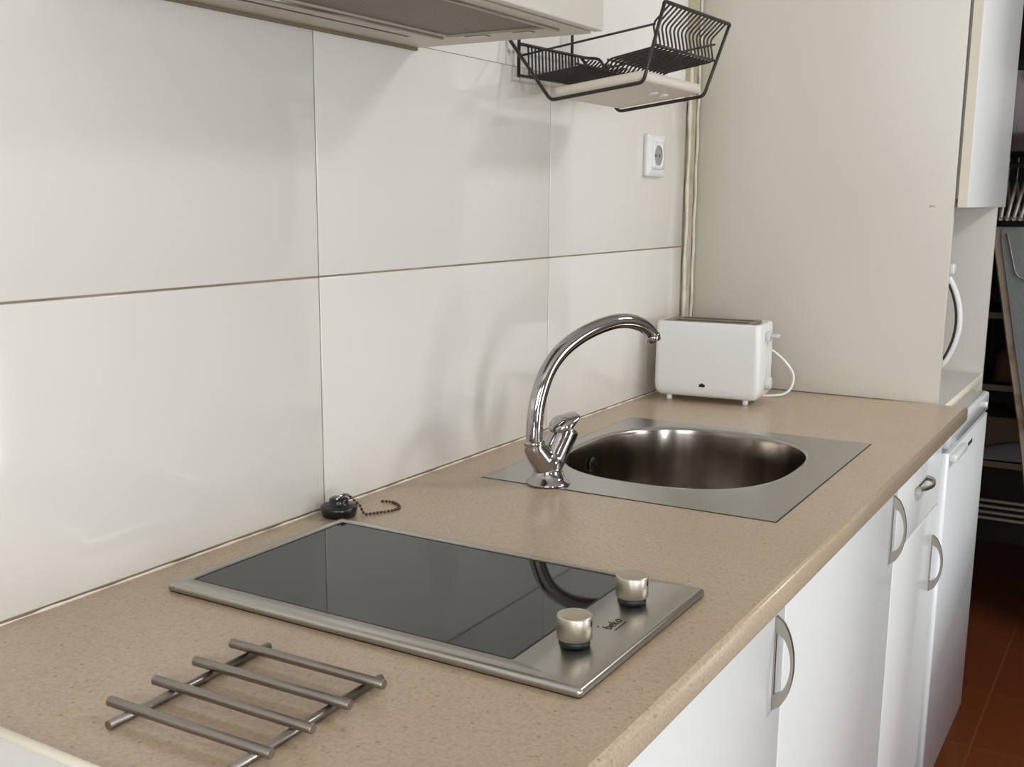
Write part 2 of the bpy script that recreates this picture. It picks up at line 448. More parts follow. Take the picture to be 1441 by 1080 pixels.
# ------------------------------------------------------------------ tall cabinet over the fridge
tc_ = thing('tall_cabinet', 'tall off-white cabinet with open microwave niche beyond the worktop', 'cabinet', (2.55, -.3, 0))
PX = 2.2385
b = MB(); b.box(PX, PX+.018, -.5423, -.006, .0006, 1.6, .0008, 1); b.build('side_panel', M['panel'], tc_)
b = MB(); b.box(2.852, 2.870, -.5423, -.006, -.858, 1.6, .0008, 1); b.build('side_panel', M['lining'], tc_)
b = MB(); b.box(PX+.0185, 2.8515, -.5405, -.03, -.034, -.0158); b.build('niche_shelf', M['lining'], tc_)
b = MB(); b.box(PX+.0185, 2.8515, -.5432, -.5406, -.034, -.0155, .0008); b.build('edging', M['cream'], tc_)
b = MB(); b.box(PX+.0185, 2.8515, -.54, -.03, .392, .410); b.build('niche_top', M['panel'], tc_)
b = MB(); b.box(PX+.0185, 2.8515, -.03, -.022, -.016, 1.6); b.build('back_panel', M['panel'], tc_)
b = MB(); b.box(2.2425, 2.803, -.5668, -.5480, .392, 1.2, .002, 2); ud = b.build('door', M['white'], tc_)
b = MB(); b.box(2.2415, 2.2425, -.5662, -.5486, .394, 1.198); b.build('edging', M['cream'], ud)
b = MB(); b.tube([(2.238, -.4985, .394), (2.2375, -.503, .396), (2.238, -.508, .3935)], .0012, 6); b.build('screw_cover', M['beige'], tc_)

# microwave in the niche: only its bowed door handle shows past the side panel
mw = thing('microwave', 'white microwave in the niche, its bowed handle sticking out past the panel', 'microwave', (2.48, -.28, -.016))
b = MB(); b.box(2.275, 2.735, -.448, -.10, .0, .275, .006); b.build('body', M['plastic'], mw)
for x in (2.31, 2.70):
    for y in (-.41, -.14):
        b = MB(); b.lathe((x, y, -.0155), [(.012, 0), (.012, .016)], 12); b.build('foot', M['black'], mw)
b = MB(); b.box(2.275, 2.715, -.466, -.4485, .01, .262, .004); md = b.build('door', M['plastic_grey'], mw)
hp = [(2.662, -.4670-.040*math.sin(PI*k/20)**.7, .0150+.222*k/20) for k in range(21)]
b = MB(); b.tube(hp, .0075, 10); hd = b.build('handle', M['plastic'], md)
b = MB(); b.tube([(2.656, y+.0066, z) for x, y, z in hp[2:-2]], .0030, 8); b.build('trim_line', M['darkslot'], hd)
b = MB(); b.box(2.650, 2.676, -.488, -.466, .238, .262, .003); b.build('handle_cap', M['plastic'], md)

# ------------------------------------------------------------------ hob
hb = thing('ceramic_hob', 'two-knob ceramic hob with black glass in a steel frame', 'hob', (HX, HY, 0), HR)
def H(u, v, z): return (u, -v, z)
def ringrect(u0, u1, v0, v1, z, r=.0): return [H(*p) for p in [(u0, v0, z), (u1, v0, z), (u1, v1, z), (u0, v1, z)]]
def rr(u0, u1, v0, v1, r, z): return rrect(u0, u1, -v1, -v0, r, z, 4)
g0, g1, gv0, gv1 = .0210, .2680, .0140, .4035
b = MB()
b.loops([rr(.0006, HL-.0006, .0006, HD-.0006, .004, .0016), rr(0, HL, 0, HD, .004, .0022), rr(0, HL, 0, HD, .004, .0060), rr(.0007, HL-.0007, .0007, HD-.0007, .0037, .0078),
         rr(.0026, HL-.0026, .0026, HD-.0026, .003, .0092), rr(.005, HL-.005, .005, HD-.005, .003, .0096),
         rr(g0, g1, gv0, gv1, .004, .0096), rr(g0+.0012, g1-.0012, gv0+.0012, gv1-.0012, .003, .0080), rr(g0+.0012, g1-.0012, gv0+.0012, gv1-.0012, .003, .0050)],
        True, True)
fo = b.build('frame', M['steel'], hb, local=True)
b = MB(); b.loops([rr(.0012, HL-.0012, .0012, HD-.0012, .004, z) for z in (.0002, .0016)], False, False); b.build('gasket', M['darkslot'], hb, local=True)  # dark band drawn in as the shadow gap under the frame
b = MB(); b.loops([rr(g0+.0020, g1-.0020, gv0+.0020, gv1-.0020, .002, z) for z in (.0052, .0091)]); b.build('glass', M['glass_black'], hb, local=True)
b = MB()                                  # dark joint round the glass
b.loops([rr(g0+.0002, g1-.0002, gv0+.0002, gv1-.0002, .003, .0090), rr(g0+.0030, g1-.0030, gv0+.0030, gv1-.0030, .002, .00935),], False, False)
b.build('seal', M['black'], hb, local=True)
for u, v in ((.0795, .4335), (.2030, .4335)):
    b = MB(); b.lathe((u, -v, .0096), [(.0125, 0), (.0142, .001), (.0142, .0066), (.0120, .0072)], 40)
    b2 = b.build('knob_collar', M['black'], hb, local=True)
    b = MB(); b.lathe((u, -v, .0164), [(.0150, 0), (.01625, .0008), (.01625, .0205), (.01570, .0218), (.0146, .0223), (.0005, .0222)], 48)
    k = b.build('knob', M['nickel'], hb, local=True)
    b = MB(); b.box(u-.0008, u+.0008, -v-.0167, -v-.0155, .0300, .0350); b.build('pointer', M['logo'], k, local=True)
def text_mesh(name, body, size, m4, material, parent, shear=0):
    cu = bpy.data.curves.new(name, 'FONT'); cu.body = body; cu.size = size; cu.align_x = 'CENTER'; cu.align_y = 'CENTER'; cu.extrude = .0001; cu.shear = shear
    o = bpy.data.objects.new(name, cu); COL.objects.link(o)
    dg = bpy.context.evaluated_depsgraph_get(); me = bpy.data.meshes.new_from_object(o.evaluated_get(dg))
    bpy.data.objects.remove(o); bpy.data.curves.remove(cu)
    me.transform(m4); me.name = name
    me.materials.clear(); me.materials.append(material)
    o = bpy.data.objects.new(name, me); COL.objects.link(o); o.parent = parent; MATRIX[o.name] = MATRIX[parent.name]; return o
lg = text_mesh('logo', 'beko', .0140, Matrix.Translation((.1415, -.4420, .0098)), M['logo'], hb, .15)
b = MB(); b.box(.1290, .1540, -.4510, -.4496, .0096, .0098); b.ball((.1285, -.4330, .0097), .0011, 8, (1, 1, .15))
b.build('logo_underline', M['logo'], hb, local=True)

# ------------------------------------------------------------------ sink
sk = thing('sink', 'stainless steel inset sink with one rounded bowl', 'sink', (SX, SY, 0), SR)
BX, BY, BA, BB, BN = 1.538-SX, .285+SY, .205, .1765, 2.55
NB = 96
def bowl(sx, sy, z, n=BN):
    pts = []
    for k in range(NB):
        t = 2*PI*(k+.5)/NB; c, s = math.cos(t), math.sin(t)
        pts.append((BX+BA*sx*math.copysign(abs(c)**(2/n), c), -BY+BB*sy*math.copysign(abs(s)**(2/n), s), z))
    return pts
def outer(inset, z):
    """outer rectangle sampled at the same angles as the bowl rim"""
    pts = []; cx, cy = SDX/2, -SDY/2; hx, hy = SDX/2-inset, SDY/2-inset
    ang = []
    for k in range(NB):
        t = 2*PI*(k+.5)/NB; c, s = math.cos(t), math.sin(t)
        q = max(abs(c), abs(s)); ang.append((cx+hx*c/q, cy+hy*s/q, z))
    # snap the nearest sample to each corner
    for sx_ in (1, -1):
        for sy_ in (1, -1):
            P = (cx+sx_*hx, cy+sy_*hy, z)
            i = min(range(NB), key=lambda j: (ang[j][0]-P[0])**2+(ang[j][1]-P[1])**2); ang[i] = P
    return ang
b = MB()
b.loops([outer(0, .0003), outer(0, .0008), outer(.0008, .0012)], False, False, smooth=False)
b.loops([outer(.0008, .0012), bowl(1.055, 1.06, .0012)], False, False, smooth=False)
b.loops([bowl(1.055, 1.06, .0012), bowl(1.025, 1.03, .0008), bowl(1.005, 1.005, -.0006), bowl(1, 1, -.003)], False, False)
b.build('rim', M['sinksteel'], sk, local=True)
b = MB(); b.loops([outer(-.0012, .0002), outer(-.0009, .0007), outer(.004, .0007)], False, False, smooth=False); b.build('seal', M['darkslot'], sk, local=True)  # dark brown edge line standing in for the shadow gap round the plate
b = MB()
pr = [(1.0, -.003), (.994, -.010), (.985, -.05), (.973, -.10), (.95, -.130), (.90, -.150), (.78, -.163), (.55, -.166), (.25, -.169), (.115, -.170)]
b.loops([bowl(s_, s_, z, BN-.5*(1-s_)) for s_, z in pr], False, True)
bs = b.build('basin', M['basinsteel'], sk, local=True)
b = MB(); b.lathe((BX, -BY, -.1696), [(.036, 0), (.036, .002), (.026, .003), (.022, .001), (.0004, .0012)], 32); b.build('drain', M['chrome'], sk, local=True)
# overflow in the wall of the basin nearest the tiles
b = MB(); oc = Vector((1.548-SX, -BY+BB*.983, -.040))
b.lathe(oc, [(.0125, 0), (.0125, .0025), (.0105, .004)], 24, axis=(0, -1, -.08))
for a in range(3): b.lathe(oc+Vector((.006*math.cos(2.1*a), -.003, .006*math.sin(2.1*a))), [(.0028, 0), (.0028, .003)], 10, axis=(0, -1, -.08))
b.build('overflow', M['black'], sk, local=True)

# ------------------------------------------------------------------ tap
D = Vector((.91, -.41, 0)).normalized(); BS = Vector((1.2607, -.1817, 0)); SD = Vector((-D.y, D.x, 0))
def S(s, z, t=0): return BS+D*s+SD*t+Vector((0, 0, z))
fa = thing('mixer_tap', 'chrome mixer tap with high curved spout over the sink', 'tap', tuple(BS)+() if False else (BS.x, BS.y, .0012))
b = MB(); b.lathe(S(0, .0012), [(.0315, 0), (.0320, .0015), (.0315, .003), (.0265, .0065), (.0225, .0125), (.0205, .019), (.0200, .024), (.012, .026)], 40)
b.build('base_flange', M['chrome'], fa)
b = MB()
b.lathe(S(0, .021), [(.0192, 0), (.0200, .006), (.0215, .014), (.018, .022)], 32)
b.tube([S(-.001, .022), S(-.008, .034), S(-.018, .046), S(-.0248, .056), S(-.0252, .064)], [.0192, .0188, .0172, .0155, .0150], 28)
b.tube([S(.001, .022), S(.007, .036), S(.016, .052), S(.024, .066), S(.030, .078)], [.0192, .0196, .0200, .0204, .0206], 28)
bo = b.build('body', M['chrome'], fa)
rm = bo.modifiers.new('fuse', 'REMESH'); rm.mode = 'VOXEL'; rm.voxel_size = .0016; rm.use_smooth_shade = True
sm = bo.modifiers.new('soften', 'SMOOTH'); sm.iterations = 6; sm.factor = .5
sp = [(-.0252, .062), (-.0252, .080), (-.0242, .0976), (-.0205, .121), (-.0137, .1425), (-.005, .1615), (.0065, .1775), (.0215, .1915), (.0396, .2032), (.060, .2128), (.0822, .2203), (.103, .2252), (.1222, .2278),
      (.142, .2272), (.1595, .2238), (.1735, .2185), (.1838, .2120), (.1905, .2055), (.1945, .1985)]
def spline(P, m=4):
    out = []
    for i in range(len(P)-1):
        p0 = P[max(i-1, 0)]; p1 = P[i]; p2 = P[i+1]; p3 = P[min(i+2, len(P)-1)]
        for k in range(m):
            t = k/m
            out.append(tuple(.5*((2*b_)+(-a+c)*t+(2*a-5*b_+4*c-d)*t*t+(-a+3*b_-3*c+d)*t**3) for a, b_, c, d in zip(p0, p1, p2, p3)))
    out.append(tuple(P[-1])); return out
sp = spline(sp)
b = MB(); b.tube([S(s, z) for s, z in sp], [.0122-.0018*i/(len(sp)-1) for i in range(len(sp))], 28); b.build('spout', M['chrome'], fa)
b = MB(); b.lathe(S(-.0252, .060), [(.0150, 0), (.0152, .004), (.0142, .0065), (.0125, .0075)], 32); b.build('collar', M['chrome'], fa)
b = MB()
e0 = S(.1915, .2045); ed = (S(.1970, .192)-e0).normalized()
b.lathe(e0, [(.0108, 0), (.0118, .001), (.0118, .0095), (.0105, .011), (.0085, .011), (.0080, .006), (.0004, .006)], 28, axis=ed); b.build('aerator', M['chrome'], fa)
cx_ = (S(.030, .078)-S(.016, .052)).normalized()
b = MB(); b.lathe(S(.0285, .0750), [(.0195, 0), (.0196, .004), (.0180, .006)], 32, axis=cx_); b.build('cartridge_ring', M['chrome'], fa)
# lever: domed cap with a blade pointing away from the spout's foot
b = MB()
secs = []
la = math.radians(27)
bl = D*math.cos(la)+Vector((0, 0, 1))*math.sin(la); ax = Vector((0, 0, 1))*math.cos(la)-D*math.sin(la); wv = SD
for k in range(17):
    q = k/16
    u = -.0235+.0490*q
    wid = .0215*math.sqrt(max(.002, 1-(u/.0236)**2)) if u < 0 else (.0215-.0065*(u/.0255)**1.3)*(1 if u < .020 else math.sqrt(max(.02, 1-((u-.020)/.0056)**2)))
    hgt = .0125*math.sqrt(max(.01, 1-(u/.0245)**2)) if u < 0 else .0125-.0095*(u/.0255)**.9
    low = .0120*math.sqrt(max(.01, 1-(u/.0240)**2)) if u < 0 else max(.002, .0120-.0130*(u/.0255))
    ring = []
    for j in range(24):
        t = 2*PI*j/24; sz = math.sin(t); cz = math.cos(t)
        ring.append(S(.0265, .0862)+bl*u+wv*(wid*cz)+ax*(hgt*sz if sz > 0 else low*sz))
    secs.append(ring)
b.loops(secs); lv = b.build('lever', M['chrome'], fa)

# ------------------------------------------------------------------ sink plug on its ball chain
pg = thing('sink_plug', 'black rubber sink plug with ball chain by the tiles behind the hob', 'plug', (.972, -.034, 0))
b = MB(); b.lathe((.972, -.034, .0006), [(.0175, 0), (.0215, .001), (.0235, .009), (.0240, .0125), (.0215, .0145), (.013, .0152), (.0125, .019), (.0120, .0225), (.0085, .0245), (.0003, .0248)], 36)
b.build('stopper', M['rubber'], pg)
b = MB(); b.tube([(.960+.0, -.040, .0245), (.966, -.040, .028), (.974, -.040, .029), (.981, -.041, .027), (.986, -.042, .0235)], .0018, 8); b.build('loop', M['chrome'], pg)
cp = spline([(.986, -.043, .0225), (.992, -.052, .012), (.991, -.060, .0022), (.998, -.066, .0018), (1.010, -.0735, .0018), (1.024, -.0805, .0018), (1.040, -.080, .0018), (1.050, -.070, .0018), (1.0565, -.058, .0018), (1.0555, -.048, .0018), (1.0515, -.040, .0018)], 24)
b = MB(); last = None
for p_ in cp:
    v = Vector(p_)
    if last is None or (v-last).length > .0048: b.ball(v, .00205, 8); last = v
b.tube(cp[::6], .0006, 6); b.build('ball_chain', M['chain'], pg)

# ------------------------------------------------------------------ trivet
tv = thing('trivet', 'dark steel bar trivet with four crossbars in front of the hob', 'trivet', (.515, -.32, 0))
for y0, y1 in ((-.2580, -.2560), (-.3855, -.3825)):
    b = MB(); b.tube([(.4265, y0, .0039), (.6050, y1, .0039)], .0037, 16); b.build('rail', M['steel_dark'], tv)
for xa, ya, xb, yb in ((.4445, -.2385, .4495, -.4045), (.4900, -.2380, .4935, -.4050), (.5340, -.2380, .5390, -.4035), (.5785, -.2365, .5825, -.4035)):
    b = MB(); a_, e_ = Vector((xa, ya, .0119)), Vector((xb, yb, .0119)); dd = (e_-a_).normalized()*.0006
    b.tube([a_, a_+dd, e_-dd, e_], [.0038, .0043, .0043, .0038], 16); b.build('bar', M['steel_dark'], tv)

# ------------------------------------------------------------------ toaster
to = thing('toaster', 'white two-slot toaster at the far end of the worktop', 'toaster', (2.050, -.1335, 0), math.radians(5.2))
TL, TW, T0, T1 = .1085, .059, .0105, .1630           # half length (along y), half depth (along x)
def tl(ix, z, r): return rrect(-TW+ix, TW-ix, -TL+ix, TL-ix, r, z, 8)
b = MB()
b.loops([tl(.014, T0, .008), tl(.0085, T0+.0015, .010), tl(.004, T0+.006, .011), tl(.0012, T0+.014, .012), tl(0, T0+.026, .0125), tl(.0008, T1-.03, .0125), tl(.0016, T1-.006, .0120),
         tl(.0026, T1-.0022, .0115), tl(.0048, T1-.0005, .0105), tl(.009, T1, .009)], True, False)
b.loops([tl(.009, T1, .009), tl(.0105, T1-.0015, .008), tl(.0105, T1-.006, .008)], False, True)
tb = b.build('body', M['plastic'], to, local=True)
# top plate with two slots
b = MB()
xs_ = [-TW+.0125, -.034, -.010, .010, .034, TW-.0125]; ys_ = [-TL+.024, -TL+.034, TL-.034, TL-.0125]
b.holeplate(xs_, ys_, {(1, 1), (3, 1)}, T1+.0004, .005); b.build('slot_plate', M['toastslot'], to, local=True)
b = MB()
for xa in (-.034, .010): b.box(xa+.0004, xa+.0236, -TL+.0345, TL-.0345, T1-.0052, T1-.0042)
b.build('slot', M['black'], to, local=True)
for sx_ in (-1, 1):
    for sy_ in (-1, 1):
        b = MB(); b.lathe((sx_*.040, sy_*.079, .0004), [(.0052, 0), (.0060, .001), (.0058, .0125)], 16); b.build('foot', M['plastic'], to, local=True)
b = MB(); b.box(-.0035, .0035, -TL-.0008, -TL+.002, .055, .140, .001); b.build('lever_slot', M['plastic_grey'], to, local=True)
b = MB(); b.box(-.016, .014, -TL-.006, -TL+.001, .126, .146, .002); b.box(-.005, .020, -TL-.022, -TL-.005, .1345, .1405, .002); b.build('lever', M['plastic_grey'], to, local=True)
b = MB(); b.lathe((.0, -TL+.001, .042), [(.0145, 0), (.0145, .004), (.0125, .0115), (.0115, .0125), (.0003, .0125)], 28, axis=(0, -1, 0)); b.build('dial', M['plastic_grey'], to, local=True)
b = MB()
fx = -TW-.0001
for dy, dz, r in ((-.0036, 0, .0028), (0, .0012, .0034), (.0036, 0, .0028)):
    b.lathe((fx, .006+dy, .036+dz), [(r, 0), (r*.95, .0004)], 14, axis=(-1, 0, 0))
b.box(fx-.0004, fx, .0, .012, .0328, .0345)
b.build('emblem', M['logo'], to, local=True)
b = MB(); b.box(fx-.0003, fx+.0004, -.052, -.032, .0262, .0270); b.build('print_line', M['plastic_grey'], to, local=True)
cd = spline([(2.106, -.085, .05), (2.135, -.13, .102), (2.150, -.200, .104), (2.158, -.236, .086), (2.162, -.264, .055), (2.160, -.268, .030), (2.152, -.258, .010), (2.140, -.235, .0034), (2.118, -.19, .0030), (2.112, -.15, .0030), (2.122, -.09, .0030), (2.18, -.05, .0030)], 8)
b = MB(); b.tube(cd, .0029, 10); b.build('cord', M['plastic'], to)

# ------------------------------------------------------------------ socket on the tiles
so = thing('wall_socket', 'white square wall socket on the tiles above the toaster', 'socket', (2.012, 0, .4915))
b = MB(); b.loops([[(2.012+(x)*k_, y_, .4915+z*k_) for x, z, _ in [(p[0], p[1], 0) for p in rrect(-.0445, .0445, -.0415, .0415, .004, 0, 5)]] for k_, y_ in ((1, -.0002), (1, -.0075), (.965, -.0105), (.6, -.0112))], True, True)
pl = b.build('face_plate', M['plastic'], so)
b = MB()
def sq(h, y): 
    out = []
    for k in range(48):
        t = 2*PI*(k+.5)/48; c_, s_ = math.cos(t), math.sin(t); q_ = max(abs(c_), abs(s_)); out.append((2.012+h*c_/q_, y, .4915+h*s_/q_))
    return out
def ci(r, y): return [(2.012+r*math.cos(2*PI*(k+.5)/48), y, .4915+r*math.sin(2*PI*(k+.5)/48)) for k in range(48)]
b.loops([sq(.027, -.0105), sq(.027, -.0145), ci(.0205, -.0148), ci(.0198, -.0142)], False, False); b.build('insert', M['plastic'], so)
b = MB(); b.loops([ci(.0198, -.0142), ci(.0192, -.0118)], False, True); rc = b.build('recess', M['recess'], so)
b = MB()
for dx in (-.0095, .0095):
    b = MB(); b.lathe((2.012+dx, -.0117, .4915), [(.0026, 0), (.0026, .0005)], 12, axis=(0, -1, 0)); b.build('contact', M['black'], rc)

# ------------------------------------------------------------------ extractor hood
ho = thing('extractor_hood', 'white extractor hood with grey mesh filter above the hob', 'hood', (.9, -.14, .606))
A0, A1, AY, AZ = .602, 1.196, -.2865, .606
b = MB(); b.box(A0, A1, -.268, -.0005, AZ+.008, AZ+.15, .002); b.build('body', M['hood'], ho)
b = MB(); b.box(A0, A1, AY, -.2735, AZ+.0015, AZ+.16, .0015); b.build('front_panel', M['hood'], ho)
b = MB()
fx0, fx1, fy0, fy1 = .640, 1.136, -.246, -.092
b.holeplate([A0, fx0, 1.108, fx1, A1], [-.2695, fy0, fy1, -.0585, -.0505, -.0008], {(1, 1), (2, 1), (1, 3)}, AZ+.0085, .0085)
b.build('underside', M['hoodunder'], ho)
b = MB(); b.box(fx0+.0005, fx1-.0005, fy0+.0005, fy1-.0005, AZ+.003, AZ+.006); b.build('filter', M['filter'], ho)
b = MB(); b.tube(fillet([(fx0, fy1+.004, AZ-.0005), (fx1-.004, fy1+.004, AZ-.0005)], .01), .0032, 8)
b.tube([(fx0, fy0-.003, AZ-.0005), (fx1+.01, fy0-.003, AZ-.0005)], .0026, 8); b.build('filter_rail', M['steel'], ho)
b = MB(); b.box(fx0+.0005, 1.1075, -.0584, -.0506, AZ+.0008, AZ+.0065); b.build('slot', M['darkslot'], ho)
b = MB(); b.box(A0, A1, -.0045, -.0005, AZ-.0040, AZ+.001); b.build('wall_seal', M['brownseal'], ho)
b = MB(); b.box(1.1365, 1.150, -.150, -.120, AZ-.0012, AZ+.0005); b.build('filter_clip', M['steel'], ho)
b = MB(); b.box(1.1365, 1.150, -.215, -.190, AZ-.0012, AZ+.0005); b.build('filter_clip', M['steel'], ho)

# ------------------------------------------------------------------ dish rack hung on the wall
dk = thing('dish_rack', 'dark wire dish rack hung on the wall beyond the hood', 'dish rack', (1.56, -.01, .56))
NX, FX = 1.440, 1.682
for x in (NX, FX):
    b = MB()
    b.tube(fillet([(x, -.0035, .6480), (x, -.079, .5525), (x, -.2325, .5715), (x, -.272 if x == FX else -.2625, .6815)], .008), .0028, 10)
    b.tube([(x+.001, -.0245, .6215), (x+.001, -.2485, .6520)], .0017, 8)
    b.build('end_frame', M['wire'], dk)
b = MB(); b.tube(fillet([(NX, -.2610, .6770), (NX, -.2625, .6815), (FX, -.272, .6815), (FX, -.2705, .6770)], .006), .0029, 10)
b.build('front_rail', M['wire'], dk)
# plate holder: wires running front to back
ph = MB(); ph.tube([(NX, -.2470, .6235), (FX, -.2520, .6255)], .0023, 8); ph.tube([(NX+.017, -.1660, .6090), (FX, -.1660, .6110)], .0016, 8)
ph = ph.build('plate_holder', M['wire'], dk)
for k in range(16):
    q = k/15; x = NX+.018+(FX-NX-.034)*q; dy = -.0085*q
    b = MB(); b.tube(fillet([(x, -.158, .5935), (x, -.1675, .6095), (x, -.2440+dy, .6235), (x, -.2375+dy, .6560), (x, -.2635+dy, .6805)], .007, 4), .00155, 6)
    b.build('wire', M['wire'], ph)
# cup basket at the back
cb = MB(); cb.tube(fillet([(1.458, -.0115, .642), (1.690, -.0115, .6455), (1.694, -.034, .644), (1.694, -.044, .630)], .012), .0026, 8)
cb.tube([(1.458, -.014, .594), (1.660, -.014, .597)], .0022, 8); cb.tube([(1.458, -.112, .6063), (1.660, -.112, .6083)], .0018, 8)
cb = cb.build('cup_basket', M['wire'], dk)
for k in range(16):
    x = 1.486+.0115*k
    b = MB(); b.tube(fillet([(x, -.0115, .642), (x, -.014, .5945), (x, -.112, .6070), (x, -.121, .6150)], .006, 4), .00155, 6)
    b.build('wire', M['wire'], cb)
for x in (1.461, 1.6395):
    b = MB(); b.tube([(x, -.0095, .592), (x, -.0095, .735), (x, -.001, .745)], .0027, 8); b.build('hanging_rod', M['wire'], dk)
# drip tray resting in the end frames
dt = thing('drip_tray', 'cream plastic drip tray under the wire dish rack', 'tray', (1.56, -.156, .56))
TA = math.atan2(.019, .1535)
def trl(ix, iy, h):
    out = []
    for p in rrect(1.4445+ix, 1.6785-ix, -.076+iy, .076-iy, .010, 0, 4):
        y, z = p[1], h
        out.append((p[0], -.1560+y*math.cos(TA)+z*math.sin(TA)*1, .5650-y*math.sin(TA)+z*math.cos(TA)))
    return out
b = MB(); b.loops([trl(.004, .004, .0005), trl(.0, -.0, .004), trl(-.0, -.000, .0150), trl(.0025, .0025, .0150), trl(.004, .004, .004)], True, True); b.build('tray', M['tray'], dt)
for x in (1.575, 1.615):
    b = MB()
    cc = Vector((x, -.1560-.034*math.cos(TA), .5650+.034*math.sin(TA))); b.lathe(cc, [(.008, .0008), (.008, -.0018), (.0066, -.0024)], 16, axis=(0, math.sin(TA), math.cos(TA)))
    b.build('foot', M['plastic'], dt)

# ------------------------------------------------------------------ the dark closet beyond the fridge
su = thing('shelving_unit', 'dark brown shelves with pale front edges inside the closet', 'shelves', (4.1, -.68, -.86))
b = MB(); b.box(3.9, 4.3, -.999, -.985, FL, .9); b.build('side_panel', M['darkwood'], su)
b = MB(); b.box(3.9, 4.3, -.375, -.3605, FL, .9); b.build('side_panel', M['darkwood'], su)
b = MB(); b.box(4.30, 4.315, -.985, -.375, FL, .9); b.build('back_panel', M['darkwood'], su)
for z in (.037, -.206, -.470):
    b = MB(); b.box(3.905, 4.3, -.9845, -.3755, z-.012, z+.006); sh = b.build('shelf', M['darkwood'], su)
    b = MB(); b.box(3.898, 3.9048, -.9845, -.3755, z-.014, z+.006); b.build('shelf_edge', M['shelfwood'], sh)
bx = thing('cardboard_box', 'brown cardboard box on the closet shelf behind the lilac cloth', 'box', (4.1, -.5, -.464))
b = MB(); b.box(3.97, 4.25, -.93, -.385, -.4635, -.335); b.build('carton', M['card'], bx)
b = MB(); b.box(3.966, 4.254, -.934, -.381, -.3348, -.322); b.build('flap', M['card'], bx)
b = MB()
pts = []
for i in range(15):
    for j in range(11):
        u, v = i/14, j/10
        pts.append((3.906+.055*v, -.39-.40*u, -.4635+(.026+.062*min(1, u*1.5))*math.sin(PI*min(.999, v*.62+.02))+.004*math.sin(u*14+v*5)*v))
fs = [(i*11+j, (i+1)*11+j, (i+1)*11+j+1, i*11+j+1) for i in range(14) for j in range(10)]
b.faces(pts, fs)
for f_ in b.bm.faces: f_.smooth = True
cl = b.build('folded_cloth', M['cloth_lilac'], origin=(3.93, -.55, -.464)); tag(cl, 'lilac grey folded cloth spilling over the closet shelf edge', 'cloth')
so_ = cl.modifiers.new('thick', 'SOLIDIFY'); so_.thickness = .004; so_.offset = 1
bg = thing('handbag', 'tan leather bag in the dark between two closet shelves', 'bag', (4.0, -.5, -.464+.264))
b = MB(); b.loops([rrect(3.93+i_, 4.10-i_, -.60+i_*2, -.42-i_*2, .03, z, 5) for z, i_ in ((-.4555+.0, .0),)]+[rrect(3.935+i_, 4.095-i_, -.59+i_*2, -.43-i_*2, .03, z, 5) for z, i_ in ((-.40, .0),)]) if False else b.loops([rrect(3.94+i_, 4.10-i_, -.60+i_, -.43-i_, .03, z, 5) for z, i_ in ((-.1995, .006), (-.19, .0), (-.11, .004), (-.075, .02))])
b.build('pouch', M['leather'], bg)
b = MB(); b.tube([(4.02+.0, -.515+.05*math.cos(PI*k/12), -.078+.06*math.sin(PI*k/12)) for k in range(13)], .006, 8); b.build('strap', M['leather'], bg)

sr = thing('slatted_rack', 'low rack of four pale slats standing on the closet floor', 'rack', (4.05, -.65, -.86))
for i, z in enumerate((-.594, -.6145, -.635, -.6555)):
    b = MB(); b.box(3.862+.0*i, 3.880, -.975, -.385, z-.0045, z+.0045, .002); b.build('slat', M['slat'], sr)
for y in (-.965, -.40):
    b = MB(); b.box(3.8805, 3.897, y-.012, y+.012, FL, -.585); b.build('upright', M['darkwood'], sr)

cs = thing('closet_shelf', 'brown wooden shelf high in the closet above the hangers', 'shelf', (3.3, -.68, .545))
b = MB(); b.box(3.10, 3.50, -.9995, -.3605, .535, .575); b.build('board', M['darkwood'], cs)
b = MB(); b.tube([(3.25, -.9995, .505), (3.25, -.3605, .505)], .0075, 12); rl = tag(b.build('clothes_rail', M['steel_dark'], origin=(3.25, -.68, .505)), 'round dark steel clothes rail holding the closet hangers', 'rail')
sb = thing('storage_bag', 'grey fabric bag on the high closet shelf', 'bag', (3.3, -.6, .575))
b = MB(); b.loops([rrect(3.15+i_, 3.45-i_, -.80+i_, -.42-i_, .04, z, 5) for z, i_ in ((.5755, .012), (.59, .0), (.70, .006), (.745, .03))]); b.build('sack', M['cloth_lilac'], sb)
b = MB(); b.tube([(3.16, -.62+.06*math.cos(PI*k/12), .72+.06*math.sin(PI*k/12)) for k in range(13)], .006, 8); b.build('carry_strap', M['leather'], sb)

hl = ['first', 'second', 'third', 'fourth', 'fifth', 'sixth']
for k in range(6):
    y = -.492-.0215*k; tilt = .10-.03*k
    h = thing('coat_hanger', '%s pale coat hanger from the fridge side on the closet rail' % hl[k], 'hanger', (3.25, y, .5125), tilt, 'hangers on the closet rail')
    b = MB()
    hook = [(.0-.0095*math.cos(a), 0, .002+.0095*math.sin(a)) for a in [(-20+i*20)*PI/180 for i in range(11)]][::-1]
    b.tube([(0, 0, -.052), (0, 0, -.035), (.0085, 0, -.020)]+[(p[0], 0, p[2]) for p in hook][1:], .0016, 6); b.build('hook', M['hanger'], h, local=True)
    b = MB(); b.tube(fillet([(-.20, 0, -.150), (-.012, 0, -.055), (.012, 0, -.055), (.20, 0, -.150), (-.20, 0, -.151)], .012, 4), .0046, 8); b.build('shoulders', M['hanger'], h, local=True)

